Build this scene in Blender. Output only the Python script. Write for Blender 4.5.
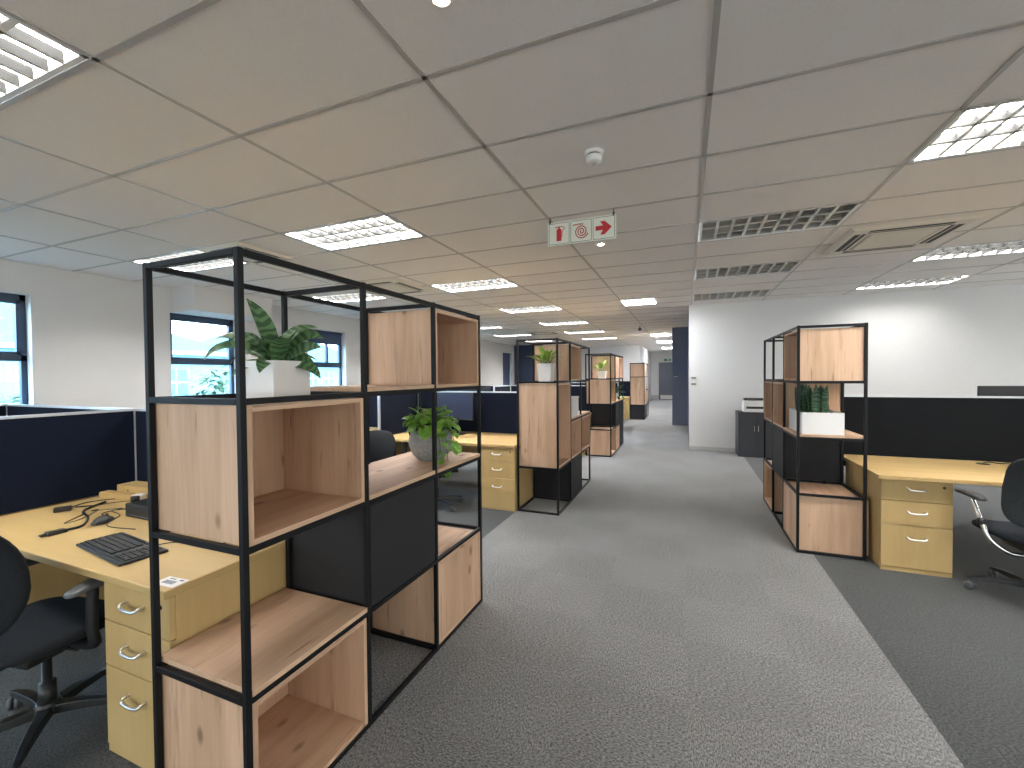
import bpy, math, random
from mathutils import Vector, Matrix
random.seed(7)
S = bpy.context.scene
COL = S.collection
for o in list(bpy.data.objects):
    bpy.data.objects.remove(o)
pi = math.pi
R = math.radians
sin, cos = math.sin, math.cos

# ------------------------------------------------------------------ camera, sky, exposure
PITCH, YAW, ROLL, FPX, CAMZ = -.0191, -.3843, -.0081, 428.44, 1.45
fw = Vector((sin(YAW) * cos(PITCH), cos(YAW) * cos(PITCH), sin(PITCH)))
rt = Vector((cos(YAW), -sin(YAW), 0)); up = rt.cross(fw)
r2 = rt * cos(ROLL) + up * sin(ROLL); u2 = -rt * sin(ROLL) + up * cos(ROLL)
cd = bpy.data.cameras.new('camera'); cam = bpy.data.objects.new('camera', cd); COL.objects.link(cam)
cd.sensor_width = 36; cd.sensor_fit = 'HORIZONTAL'; cd.lens = FPX / 1024 * 36
cd.clip_start = .02; cd.clip_end = 300
M = Matrix((r2, u2, -fw)).transposed().to_4x4(); M.translation = Vector((0, 0, CAMZ))
cam.matrix_world = M
S.camera = cam

S.view_settings.view_transform = 'Standard'; S.view_settings.look = 'None'
S.view_settings.gamma = 1; S.view_settings.use_curve_mapping = False
S.view_settings.exposure = 1.38
FIX = 26.0          # louvred fixture lamp strength
LED = 34.0
SKY = 11.0
W = bpy.data.worlds.new('sky'); S.world = W; W.use_nodes = True
bgn = W.node_tree.nodes['Background']
bgn.inputs[0].default_value = (.70, .85, 1.0, 1); bgn.inputs[1].default_value = SKY
S.cycles.use_denoising = True
S.cycles.max_bounces = 8; S.cycles.diffuse_bounces = 5; S.cycles.glossy_bounces = 4
S.cycles.sample_clamp_indirect = 8.0
S.cycles.caustics_reflective = False; S.cycles.caustics_refractive = False
sl = bpy.data.lights.new('sun', 'SUN'); sun = bpy.data.objects.new('sun', sl); COL.objects.link(sun)
sl.energy = 1.0; sl.angle = R(1); sl.color = (1, .96, .9)
sun.rotation_euler = (R(20), R(42), 0)

# ------------------------------------------------------------------ materials
MATS = {}
def mat(name, col=(.8, .8, .8), rough=.5, metal=0., emit=None, es=0, spec=.5, alpha=None, sheen=0):
    m = bpy.data.materials.new(name); m.use_nodes = True
    b = m.node_tree.nodes['Principled BSDF']
    b.inputs['Base Color'].default_value = (*col, 1)
    b.inputs['Roughness'].default_value = rough
    b.inputs['Metallic'].default_value = metal
    b.inputs['Specular IOR Level'].default_value = spec
    if sheen: b.inputs['Sheen Weight'].default_value = sheen
    if emit:
        b.inputs['Emission Color'].default_value = (*emit, 1); b.inputs['Emission Strength'].default_value = es
    MATS[name] = m
    return m
def nodes(m):
    nt = m.node_tree
    return nt, nt.nodes, nt.links, nt.nodes['Principled BSDF']
def ramp(nt, fac, stops):
    r = nt.nodes.new('ShaderNodeValToRGB'); e = r.color_ramp.elements
    e[0].position, e[0].color = stops[0][0], (*stops[0][1], 1)
    e[1].position, e[1].color = stops[1][0], (*stops[1][1], 1)
    for p, c in stops[2:]:
        q = e.new(p); q.color = (*c, 1)
    nt.links.new(fac, r.inputs[0])
    return r.outputs[0]
def noise(nt, vec, scale, sc=1., detail=4, rough=.6):
    mp = nt.nodes.new('ShaderNodeMapping'); mp.inputs['Scale'].default_value = scale
    nt.links.new(vec, mp.inputs[0])
    n = nt.nodes.new('ShaderNodeTexNoise'); n.inputs['Scale'].default_value = sc
    n.inputs['Detail'].default_value = detail; n.inputs['Roughness'].default_value = rough
    nt.links.new(mp.outputs[0], n.inputs[0])
    return n.outputs[0]
def mixc(nt, fac, a, b, mode='MIX'):
    n = nt.nodes.new('ShaderNodeMix'); n.data_type = 'RGBA'; n.blend_type = mode
    for s, v in ((0, fac), (6, a), (7, b)):
        if hasattr(v, 'is_linked') or hasattr(v, 'links'): nt.links.new(v, n.inputs[s])
        else: n.inputs[s].default_value = v if s == 0 else (*v, 1)
    return n.outputs[2]
def bump(nt, b, h, strength=.2, dist=.002):
    n = nt.nodes.new('ShaderNodeBump'); n.inputs['Strength'].default_value = strength
    n.inputs['Distance'].default_value = dist
    nt.links.new(h, n.inputs['Height']); nt.links.new(n.outputs[0], b.inputs['Normal'])
def wood(name, light, mid, dark, knots=True, rough=.55):
    m = mat(name, light, rough, spec=.3); nt, N, L, b = nodes(m)
    uv = N.new('ShaderNodeUVMap').outputs[0]
    n1 = noise(nt, uv, (7, .6, 1), 1, 4)
    c = ramp(nt, n1, [(.36, mid), (.60, light)])
    n2 = noise(nt, uv, (110, 3, 1), 1, 3)
    c = mixc(nt, ramp(nt, n2, [(.42, (.10,) * 3), (.64, (0,) * 3)]), c, dark)
    if knots:
        n3 = noise(nt, uv, (15, .9, 1), 1, 5, .7)
        c = mixc(nt, ramp(nt, n3, [(.585, (0,) * 3), (.70, (.55,) * 3)]), c, dark)
        n4 = noise(nt, uv, (42, 2.6, 1), 1, 2)
        c = mixc(nt, ramp(nt, n4, [(.67, (0,) * 3), (.74, (.75,) * 3)]), c, dark)
        v = N.new('ShaderNodeTexVoronoi'); v.inputs['Scale'].default_value = 1
        mp = N.new('ShaderNodeMapping'); mp.inputs['Scale'].default_value = (6.5, 3.4, 1)
        L.new(uv, mp.inputs[0]); L.new(mp.outputs[0], v.inputs[0])
        c = mixc(nt, ramp(nt, v.outputs['Distance'], [(.05, (.85,) * 3), (.13, (0,) * 3)]), c, dark)
    L.new(c, b.inputs['Base Color'])
    bump(nt, b, n2, .06, .001)
    return m
oak = wood('oak', (.67, .45, .305), (.51, .33, .21), (.20, .115, .07))
beech = wood('beech', (.56, .395, .175), (.51, .355, .15), (.40, .26, .10), knots=False, rough=.42)
def speckle(name, a, b_, sc, rough=.9, bs=.3):
    m = mat(name, a, rough, spec=.15); nt, N, L, b = nodes(m)
    tc = N.new('ShaderNodeTexCoord').outputs['Object']
    n = noise(nt, tc, (sc,) * 3, 1, 2)
    L.new(ramp(nt, n, [(.35, a), (.65, b_)]), b.inputs['Base Color'])
    if bs: bump(nt, b, n, bs, .001)
    return m
def carpet(name, lo, hi, tile=.5):
    m = mat(name, hi, .95, spec=.1, sheen=.25); nt, N, L, b = nodes(m)
    tc = N.new('ShaderNodeTexCoord').outputs['Object']
    a = noise(nt, tc, (190, 75, 1), 1, 4, .8); c = noise(nt, tc, (75, 190, 1), 1, 4, .75)
    ck = N.new('ShaderNodeTexChecker'); ck.inputs['Scale'].default_value = 1 / tile
    ck.inputs['Color1'].default_value = (0, 0, 0, 1); ck.inputs['Color2'].default_value = (1, 1, 1, 1)
    L.new(tc, ck.inputs[0])
    f = mixc(nt, ck.outputs[0], a, c)
    col = ramp(nt, f, [(.40, lo), (.60, hi)])
    big = noise(nt, tc, (1.1, 1.1, 1), 1, 3)
    col = mixc(nt, 1., col, ramp(nt, big, [(.3, (.86, .85, .84)), (.7, (1.06, 1.06, 1.06))]), 'MULTIPLY')
    col = mixc(nt, 1., col, mixc(nt, ck.outputs[0], (1, 1, 1), (.93, .93, .93)), 'MULTIPLY')
    L.new(col, b.inputs['Base Color'])
    bump(nt, b, f, .5, .004)
    return m
carpet_l = carpet('carpet_light', (.050, .050, .051), (.315, .312, .310))
carpet_d = carpet('carpet_dark', (.003, .0035, .004), (.088, .094, .094))
wall_m = speckle('wall_paint', (.63, .62, .61), (.66, .65, .64), 60, .8, .05)
tile_m = speckle('ceiling_tile', (.81, .775, .745), (.84, .805, .775), 90, .9, .15)
bar_m = mat('ceiling_bar', (.45, .425, .40), .35, spec=.5)
base_m = mat('skirting_grey', (.45, .44, .42), .5)
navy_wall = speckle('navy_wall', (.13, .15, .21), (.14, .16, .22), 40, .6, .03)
navy_acc = speckle('navy_accent', (.045, .06, .105), (.05, .065, .115), 40, .6, .03)
navy_door = mat('navy_door', (.085, .095, .125), .5)
metal_b = mat('black_metal', (.007, .007, .008), .5, spec=.22)
panel_b = mat('black_panel', (.022, .022, .024), .6, spec=.22)
fabric = speckle('glare_blue_fabric', (.005, .008, .019), (.010, .0145, .031), 500, .95, .25)  # bluish cast of the window glare is put into this fabric colour
fabric_b = speckle('black_fabric', (.005, .006, .0075), (.010, .011, .0135), 500, .95, .25)
alu = mat('aluminium', (.62, .63, .65), .35, .6)
steel = mat('satin_steel', (.72, .71, .68), .28, .9)
chrome = mat('chrome', (.82, .82, .82), .15, 1.)
plast = mat('black_plastic', (.016, .017, .018), .4)
plast_g = mat('grey_plastic', (.10, .105, .11), .4)
seat_m = speckle('chair_fabric', (.012, .014, .017), (.026, .029, .034), 420, .95, .25)
mesh_m = speckle('chair_mesh', (.020, .022, .024), (.05, .053, .055), 300, .7, .4)
white_p = mat('white_plastic', (.80, .79, .77), .4)
ceram = mat('white_ceramic', (.74, .73, .71), .45)
conc = speckle('concrete_pot', (.27, .275, .275), (.34, .345, .34), 45, .85, .2)
soil = speckle('soil', (.03, .02, .012), (.07, .045, .03), 120, 1, .6)
screen = mat('dark_screen', (.030, .038, .075), .25)
winf = mat('window_frame', (.02, .045, .085), .4)
key_m = mat('key_black', (.022, .023, .024), .5)
vent_m = mat('vent_dark', (.02, .02, .02), .7)
beige_p = mat('ac_beige', (.70, .66, .58), .5)
beige_g = mat('ac_grille', (.55, .51, .44), .6)
sw_m = mat('thermostat_beige', (.62, .59, .54), .45)
lens_d = mat('thermostat_screen', (.16, .16, .15), .3)
red = mat('sign_red', (.52, .02, .025), .5)
sign_w = mat('sign_cream', (.74, .76, .66), .5)
sign_g = mat('sign_line', (.06, .07, .045), .5)
exit_g = mat('exit_green', (.015, .10, .05), .5, emit=(.02, .3, .12), es=.05)
lit = mat('lamp_diffuser', (.9, .9, .9), .5, emit=(1, .98, .96), es=FIX)
lit_dim = mat('lamp_diffuser_dim', (.9, .9, .9), .5, emit=(1, .98, .96), es=FIX * .4)
ledm = mat('led_panel', (.9, .9, .9), .5, emit=(.93, .96, 1), es=LED)
spotm = mat('halogen_bulb', (.9, .9, .9), .5, emit=(1, .85, .62), es=60)
louv = mat('louvre_side', (.022, .022, .021), .5, spec=.08)
louv_e = mat('louvre_edge', (.85, .84, .80), .45)
refl = mat('louvre_reflector', (.85, .84, .80), .3, .85)
warm_t = mat('unlit_tube', (.80, .68, .42), .35)
paper = mat('white_paper', (.82, .82, .80), .7)
bar_ink = mat('label_ink', (.16, .18, .24), .6)
blind_m = mat('blind_fabric', (.05, .075, .14), .8)
bwall = speckle('outside_wall', (.12, .19, .21), (.135, .205, .225), 2, .9, 0)
broof = speckle('outside_roof', (.045, .10, .13), (.06, .12, .15), 6, .9, 0)
bwin = mat('outside_window', (.03, .07, .10), .3)
ground_m = speckle('outside_ground', (.10, .11, .09), (.14, .14, .12), 3, .95, 0)
bark = speckle('bark', (.10, .075, .05), (.15, .11, .08), 30, .95, .3)
treeleaf = speckle('tree_leaf', (.03, .06, .03), (.07, .11, .06), 20, .8, 0)
glass = bpy.data.materials.new('window_glass'); glass.use_nodes = True
nt = glass.node_tree; nt.nodes.clear()
_o = nt.nodes.new('ShaderNodeOutputMaterial'); _t = nt.nodes.new('ShaderNodeBsdfTransparent'); _g = nt.nodes.new('ShaderNodeBsdfGlossy')
_m = nt.nodes.new('ShaderNodeMixShader'); _t.inputs[0].default_value = (.78, .91, 1., 1); _g.inputs['Roughness'].default_value = .02
_m.inputs[0].default_value = .06
nt.links.new(_t.outputs[0], _m.inputs[1]); nt.links.new(_g.outputs[0], _m.inputs[2]); nt.links.new(_m.outputs[0], _o.inputs[0])
glass_c = glass.copy(); glass_c.name = 'fill_window_glass'
[n for n in glass_c.node_tree.nodes if n.type == 'BSDF_TRANSPARENT'][0].inputs[0].default_value = (.56, .52, .475, 1)  # tint dims and warms the daylight of the added ribbon windows
def leafmat(name, a, b_, bands=False, rough=.4):
    m = mat(name, a, rough, spec=.4); nt, N, L, b = nodes(m)
    uv = N.new('ShaderNodeUVMap').outputs[0]
    n = noise(nt, uv, (3, 9 if bands else 3, 1), 1.6, 3)
    if bands:
        w = N.new('ShaderNodeTexWave'); w.bands_direction = 'Y'; w.inputs['Scale'].default_value = 2.6
        w.inputs['Distortion'].default_value = 9.0; w.inputs['Detail'].default_value = 2
        L.new(uv, w.inputs[0]); n = w.outputs['Fac'] if 'Fac' in w.outputs else w.outputs[1]
    c = ramp(nt, n, [(.35, a), (.7, b_)])
    L.new(c, b.inputs['Base Color'])
    b.inputs['Subsurface Weight'].default_value = 0
    return m
leaf_fern = leafmat('leaf_banded', (.045, .10, .045), (.12, .235, .095), True)
leaf_poth = leafmat('leaf_pothos', (.14, .33, .045), (.34, .55, .11))
leaf_lily = leafmat('leaf_bright', (.18, .34, .05), (.38, .52, .10))
leaf_snake = leafmat('leaf_snake', (.018, .055, .022), (.055, .12, .045), True)
leaf_dark = leafmat('leaf_dark', (.03, .10, .03), (.07, .18, .05))

# ------------------------------------------------------------------ mesh helpers
class MB:
    def __init__(s): s.v, s.f, s.uv, s.mi, s.sm = [], [], [], [], []
    def face(s, pts, uvs=None, mi=0, sm=False):
        n = len(s.v); s.v += [tuple(p) for p in pts]
        s.f.append(tuple(range(n, n + len(pts)))); s.uv.append(uvs or [(0, 0)] * len(pts)); s.mi.append(mi); s.sm.append(sm)
    def box(s, a, b, g='z', mi=0):
        lo = [min(a[i], b[i]) for i in range(3)]; hi = [max(a[i], b[i]) for i in range(3)]
        n = len(s.v)
        for z in (lo[2], hi[2]):
            for x, y in ((lo[0], lo[1]), (hi[0], lo[1]), (hi[0], hi[1]), (lo[0], hi[1])): s.v.append((x, y, z))
        gi = 'xyz'.index(g); ou, ov = random.random() * 20, random.random() * 20
        for f, ax in (((0, 3, 2, 1), 2), ((4, 5, 6, 7), 2), ((0, 1, 5, 4), 1), ((2, 3, 7, 6), 1), ((1, 2, 6, 5), 0), ((3, 0, 4, 7), 0)):
            s.f.append(tuple(n + i for i in f))
            ii = [i for i in range(3) if i != ax]
            vi = gi if gi in ii else ii[1]; ui = ii[0] if ii[0] != vi else ii[1]
            s.uv.append([(s.v[n + i][ui] + ou + ax * .37, s.v[n + i][vi] + ov) for i in f]); s.mi.append(mi); s.sm.append(False)
        return s
    def grid(s, P, closed_u=False, mi=0, sm=True, uvf=None):
        # P[i][j] points; faces between rows
        n = len(s.v); ni, nj = len(P), len(P[0])
        for r_ in P: s.v += [tuple(p) for p in r_]
        for i in range(ni - 1):
            for j in range(nj if closed_u else nj - 1):
                j2 = (j + 1) % nj
                s.f.append((n + i * nj + j, n + i * nj + j2, n + (i + 1) * nj + j2, n + (i + 1) * nj + j))
                s.uv.append([(j / nj, i / ni), ((j + 1) / nj, i / ni), ((j + 1) / nj, (i + 1) / ni), (j / nj, (i + 1) / ni)] if not uvf else [uvf(i, j), uvf(i, j + 1), uvf(i + 1, j + 1), uvf(i + 1, j)])
                s.mi.append(mi); s.sm.append(sm)
    def lathe(s, prof, c=(0, 0, 0), seg=24, mi=0, sm=True, axis='z'):
        P = []
        for r_, z in prof:
            row = []
            for k in range(seg):
                a = 2 * pi * k / seg
                p = (r_ * cos(a), r_ * sin(a), z)
                if axis == 'y': p = (p[0], z, -p[1])
                if axis == 'x': p = (z, p[0], p[1])
                row.append((c[0] + p[0], c[1] + p[1], c[2] + p[2]))
            P.append(row)
        s.grid(P, True, mi, sm)
    def tube(s, pts, r, seg=8, mi=0, cap=True):
        pts = [Vector(p) for p in pts]; rs = r if isinstance(r, (list, tuple)) else [r] * len(pts)
        P = []; prev = None
        for i, p in enumerate(pts):
            t = (pts[min(i + 1, len(pts) - 1)] - pts[max(i - 1, 0)]).normalized()
            if prev is None:
                a = Vector((0, 0, 1)) if abs(t.z) < .9 else Vector((1, 0, 0))
                u = t.cross(a).normalized()
            else:
                u = (prev - t * prev.dot(t)).normalized()
            w = t.cross(u); prev = u
            P.append([p + (u * cos(2 * pi * k / seg) + w * sin(2 * pi * k / seg)) * rs[i] for k in range(seg)])
        s.grid(P, True, mi, True)
        if cap:
            s.face(P[0][::-1], mi=mi); s.face(P[-1], mi=mi)
    def build(s, name, mats, parent=None, loc=None, bevel=0, seg=2, weld=False):
        me = bpy.data.meshes.new(name); me.from_pydata(s.v, [], s.f)
        ul = me.uv_layers.new(name='UVMap')
        k = 0
        for pi_, p in enumerate(me.polygons):
            p.material_index = s.mi[pi_]; p.use_smooth = s.sm[pi_]
            for q in range(p.loop_total): ul.data[p.loop_start + q].uv = s.uv[pi_][q]
        for m in (mats if isinstance(mats, (list, tuple)) else [mats]): me.materials.append(m)
        me.validate(); me.update()
        o = bpy.data.objects.new(name, me); COL.objects.link(o)
        if parent: o.parent = parent
        if loc: o.location = loc
        if weld:
            w = o.modifiers.new('weld', 'WELD'); w.merge_threshold = .0005
        if bevel:
            b = o.modifiers.new('bevel', 'BEVEL'); b.width = bevel; b.segments = seg; b.limit_method = 'ANGLE'
        return o
def B(*boxes, g='z'):
    m = MB()
    for b in boxes: m.box(b[0], b[1], b[2] if len(b) > 2 else g)
    return m
def catmull(pts, n=6):
    pts = [Vector(p) for p in pts]; out = []
    for i in range(len(pts) - 1):
        p0, p1, p2, p3 = pts[max(i - 1, 0)], pts[i], pts[i + 1], pts[min(i + 2, len(pts) - 1)]
        for k in range(n):
            t = k / n
            out.append(.5 * ((2 * p1) + (p2 - p0) * t + (2 * p0 - 5 * p1 + 4 * p2 - p3) * t * t + (3 * p1 - p0 - 3 * p2 + p3) * t ** 3))
    return out + [pts[-1]]
def pad(w, d, t, n=3.2, bend=None, rings=7, seg=40, crown=.25):
    """cushion: superellipse outline in xy, thickness t in z, rounded edge; bend(x,y)->dz"""
    m = MB(); P = []
    prof = []
    for i in range(rings):                       # bottom centre -> rim
        a = i / (rings - 1); prof.append((.02 + .98 * sin(a * pi / 2) ** .8, -cos(a * pi / 2) ** .6))
    for i in range(rings - 2, -1, -1):
        a = i / (rings - 1); prof.append((.02 + .98 * sin(a * pi / 2) ** .8, cos(a * pi / 2) ** .6))
    for r_, h in prof:
        row = []
        for k in range(seg):
            a = 2 * pi * k / seg; c_, s_ = cos(a), sin(a)
            x = w / 2 * r_ * math.copysign(abs(c_) ** (2 / n), c_); y = d / 2 * r_ * math.copysign(abs(s_) ** (2 / n), s_)
            row.append([x, y, h * t / 2 + (bend(x, y) if bend else 0)])
        P.append(row)
    m.grid(P, True); m.face(P[0][::-1], sm=True); m.face(P[-1], sm=True)
    return m
def xf(m, mx):
    m.v = [tuple(mx @ Vector(p)) for p in m.v]; return m
def tag(o, label, cat, group=None):
    o['label'] = label; o['category'] = cat
    if group: o['group'] = group
    return o
def thing(name, label, cat, loc=(0, 0, 0), rz=0, group=None):
    o = bpy.data.objects.new(name, None); COL.objects.link(o); o.empty_display_size = .1
    o.location = loc; o.rotation_euler = (0, 0, rz)
    return tag(o, label, cat, group)
def struct(name, m, mt, **k):
    o = m.build(name, mt, **k); o['kind'] = 'structure'; return o
def dup(root, loc, rz, label, group=None):
    def rec(o, par):
        c = o.copy(); COL.objects.link(c)
        if par: c.parent = par
        for ch in list(o.children): rec(ch, c)
        return c
    r_ = rec(root, None); r_.location = loc; r_.rotation_euler = (0, 0, rz); r_['label'] = label
    if group: r_['group'] = group
    return r_

# ------------------------------------------------------------------ the room
CE = 2.785
XL, XR, YB, YF = -7.0, 7.2, -4.0, 20.0
CX0, CX1 = -1.68, .95                              # the light carpet of the aisle
struct('floor_aisle', B(((CX0, YB, -.1), (CX1, 26.4, 0))), carpet_l)
struct('floor_left', B(((XL - .3, YB, -.1), (CX0, 26.4, 0))), carpet_d)
struct('floor_right', B(((CX1, YB, -.1), (XR, 8.93, 0))), carpet_d)
# right and rear walls, out of view, with ribbon windows added for daylight
def ribbon(name, ax, at, th, runs, lo, hi, z0=.85, z1=2.45):
    m = MB(); e = lo
    def bx(p, q, za, zb): m.box((at, p, za), (at + th, q, zb)) if ax == 'x' else m.box((p, at, za), (q, at + th, zb))
    for a, b in runs:
        bx(e, a, 0, CE + .1); bx(a, b, 0, z0); bx(a, b, z1, CE + .1); e = b
    bx(e, hi, 0, CE + .1); struct(name, m, wall_m)
    for a, b in runs:
        f = MB(); c = at + th / 2; n = 4
        def bar(p, q, za, zb): f.box((c - .03, p, za), (c + .03, q, zb)) if ax == 'x' else f.box((p, c - .03, za), (q, c + .03, zb))
        bar(a, b, z0, z0 + .05); bar(a, b, z1 - .05, z1)
        for k in range(n + 1): bar(a + (b - a - .05) * k / n, a + (b - a - .05) * k / n + .05, z0, z1)
        global WN
        WN += 1; w = struct('window_%d' % WN, f, winf)
        (B(((c - .003, a, z0), (c + .003, b, z1))) if ax == 'x' else B(((a, c - .003, z0), (b, c + .003, z1)))).build('pane', glass_c, w)
        PORT.append((ax, at + (th if ax == 'x' else 0), a, b, z0, z1))
WN = 10; PORT = []
ribbon('wall_right', 'x', XR, .2, [(-3.2, .6), (1.4, 4.4), (5.2, 8.2)], YB, 9.1)
ribbon('wall_rear', 'y', YB - .2, .2, [(-5.8, -1.0), (.2, 4.6)], XL, XR)
struct('wall_back', B(((.067, 8.93, 0), (XR, 9.1, CE + .1))), wall_m)
struct('wall_passage', B(((.067, 9.1, 0), (.25, 13.05, CE + .1))), navy_wall)  # navy colour stands in for the shade on this side wall
struct('wall_navy', B(((-.345, 13.05, 0), (.25, 13.3, CE + .1))), navy_wall)
struct('wall_far', B(((XL, YF, 0), (-1.88, YF + .2, CE + .1))), wall_m)
struct('wall_corridor_left', B(((-2.08, YF + .2, 0), (-1.88, 26.4, CE + .1))), wall_m)
struct('wall_corridor_right', B(((-.345, 13.3, 0), (-.15, 26.4, CE + .1))), wall_m)
struct('wall_corridor_end', B(((-1.88, 26.4, 0), (-.345, 26.6, CE + .1))), wall_m)
struct('wall_accent', B(((XL, 17.6, 0), (-5.75, 17.75, CE)),), navy_acc)
struct('baseboard_back', B(((.062, 8.915, 0), (XR, 8.93, .07))), base_m)
struct('baseboard_far', B(((XL, YF - .015, 0), (-1.865, YF, .08))), base_m)
struct('baseboard_corridor', B(((-1.88, YF + .2, 0), (-1.865, 26.4, .1)), ((-1.865, 26.38, 0), (-1.38, 26.4, .25))), base_m)
struct('baseboard_left', B(((XL, YB, 0), (XL + .015, 17.6, .08))), base_m)
dr = MB(); dr.box((-1.36, 26.34, .0), (-.6, 26.39, 2.08)); d1 = struct('door_1', dr, navy_door)
B(((-1.43, 26.33, 0), (-1.36, 26.4, 2.15)), ((-.6, 26.33, 0), (-.53, 26.4, 2.15)), ((-1.43, 26.33, 2.08), (-.53, 26.4, 2.15))).build('door_frame', navy_door, d1)
B(((-1.34, 26.325, .03), (-.62, 26.34, .26))).build('kick_plate', steel, d1)
d2 = struct('door_2', B(((-1.90, 21.3, 0), (-1.865, 22.2, 2.05))), navy_door)
# left wall with window openings
WIN = [(-3.45, -2.42), (-.98, .05), (1.49, 2.52), (3.96, 4.99), (6.43, 7.46), (8.90, 9.93), (11.37, 12.40), (16.31, 17.34)]
ZS, ZH = .92, 2.43
wl = MB(); yy = YB
for a, b in WIN:
    wl.box((XL - .22, yy, 0), (XL, a, CE + .1)); yy = b
    wl.box((XL - .22, a, 0), (XL, b, ZS)); wl.box((XL - .22, a, ZH), (XL, b, CE + .1))
wl.box((XL - .22, yy, 0), (XL, YF + .2, CE + .1))
struct('wall_left', wl, wall_m)
struct('trim_1', B(((XL, 4.0, 2.43), (-6.5, 5.25, CE))), wall_m)     # boxed-in beam over the second window
for i, (a, b) in enumerate(WIN):
    x0, x1 = XL - .17, XL - .12; fwid = .05; zt = 1.70
    m = B(((x0, a, ZS), (x1, a + fwid, ZH)), ((x0, b - fwid, ZS), (x1, b, ZH)), ((x0, a, ZS), (x1, b, ZS + fwid)), ((x0, a, ZH - .07), (x1, b, ZH)),
          ((x0, a, zt - .035), (x1, b, zt + .035)), ((x0 + .005, a + fwid, zt + .035), (x1 + .01, a + fwid + .035, ZH - .07)), ((x0 + .005, b - fwid - .035, zt + .035), (x1 + .01, b - fwid, ZH - .07)),
          ((x0 + .005, a + fwid, zt + .035), (x1 + .01, b - fwid, zt + .07)), ((x0 + .005, a + fwid, ZH - .105), (x1 + .01, b - fwid, ZH - .07)))
    if i == 4: m.box((x0, (a + b) / 2 + .08, zt), (x1, (a + b) / 2 + .13, ZH))
    w = struct('window_%d' % (i + 1), m, winf)
    B(((XL - .148, a + fwid, ZS + fwid), (XL - .142, b - fwid, ZH - .07))).build('pane', glass, w)
    B(((XL - .1, a - .0, ZS - .02), (XL + .03, b + .0, ZS + .004))).build('window_sill', white_p, w)
# one area-light portal per window only guides the daylight sampling
for a, b in WIN:
    l = bpy.data.lights.new('portal', 'AREA'); l.shape = 'RECTANGLE'; l.size = ZH - ZS; l.size_y = b - a; l.cycles.is_portal = True
    o = bpy.data.objects.new('window_portal', l); COL.objects.link(o); o.location = (XL - .24, (a + b) / 2, (ZS + ZH) / 2); o.rotation_euler = (0, -pi / 2, 0)

for ax, at, a, b, z0, z1 in PORT:
    l = bpy.data.lights.new('portal', 'AREA'); l.shape = 'RECTANGLE'; l.cycles.is_portal = True
    o = bpy.data.objects.new('window_portal', l); COL.objects.link(o)
    if ax == 'x': l.size = z1 - z0; l.size_y = b - a; o.location = (at + .02, (a + b) / 2, (z0 + z1) / 2); o.rotation_euler = (0, pi / 2, 0)
    else: l.size = b - a; l.size_y = z1 - z0; o.location = ((a + b) / 2, at - .02, (z0 + z1) / 2); o.rotation_euler = (pi / 2, 0, 0)

# ceiling: lay-in tiles on a T-bar grid
GX = [XL, -5.86, -4.67, -3.48, -2.277, -1.078, .109, 1.298, 2.488, 3.678, 4.868, 6.058, XR]
GY = [2.273 + .6204 * j for j in range(-10, 40)]
GY = [y for y in GY if y > YB + .1 and y < 26.3]; GY = [YB] + GY + [26.4]
def cell(cx, y):   # grid cell (column index, row index) that holds point
    i = max(k for k in range(len(GX)) if GX[k] <= cx); j = max(k for k in range(len(GY)) if GY[k] <= y); return i, j
FIXT = []
for y in (3.2, 5.68, 8.16, 10.64, 13.12, 15.6): FIXT.append((-2.9, y, 1))
for y in (.72,): FIXT.append((-2.9, y, 2))
for y in (3.2, 5.68, 8.16, 10.64, 13.12, 15.6): FIXT.append((-5.3, y, 1))
for y in (4.44, 6.3, 8.16): FIXT.append((.7, y, 0))
for y in (3.2, -1.7): FIXT.append((1.9, y, 1))  # the one behind the camera is unseen, added to light the room
for y in (6.3, 8.16): FIXT.append((3.1, y, 2))
for y in (3.2, 6.3): FIXT.append((5.4, y, 1))  # row out of view, added to light the right side
FC = {cell(x, y): on for x, y, on in FIXT}
LEDS = [(-1.078, -.49, 22.6, 23.2), (-1.078, -.49, 7.85, 8.45), (-1.078, -.49, 14.95, 15.6), (-1.078, -.49, 18.1, 18.9)]  # first panel is an extra one, added to brighten the far corridor
def inside(x, y):
    if y > 20: return -1.95 < x < -.3
    if y > 13.05: return x < -.3
    if y > 9.05: return x < .1
    return True
holes = dict(FC)
cl = MB()
for i in range(len(GX) - 1):
    for j in range(len(GY) - 1):
        x0, x1, y0, y1 = GX[i], GX[i + 1], GY[j], GY[j + 1]
        if (i, j) in holes: continue
        if not (inside(x0 + .1, y0 + .05) or inside(x1 - .1, y0 + .05) or inside(x0 + .1, y1) ): continue
        cl.box((x0, y0, CE), (x1, y1, CE + .02))
struct('ceiling', cl, tile_m)
gb = MB(); hw = .0125
for x in GX[1:-1]:
    gb.box((x - hw, YB, CE - .004), (x + hw, 8.93 if x > .2 else (13.0 if x > -.3 else (26.4 if x > -1.5 else YF)), CE + .001))
for y in GY[1:-1]:
    xa, xb = (XL if y < YF else -1.88), (XR if y < 8.93 else (.06 if y < 13.05 else -.345))
    gb.box((xa, y - hw, CE - .004), (xb, y + hw, CE + .001))
struct('ceiling_grid', gb, bar_m)

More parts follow.
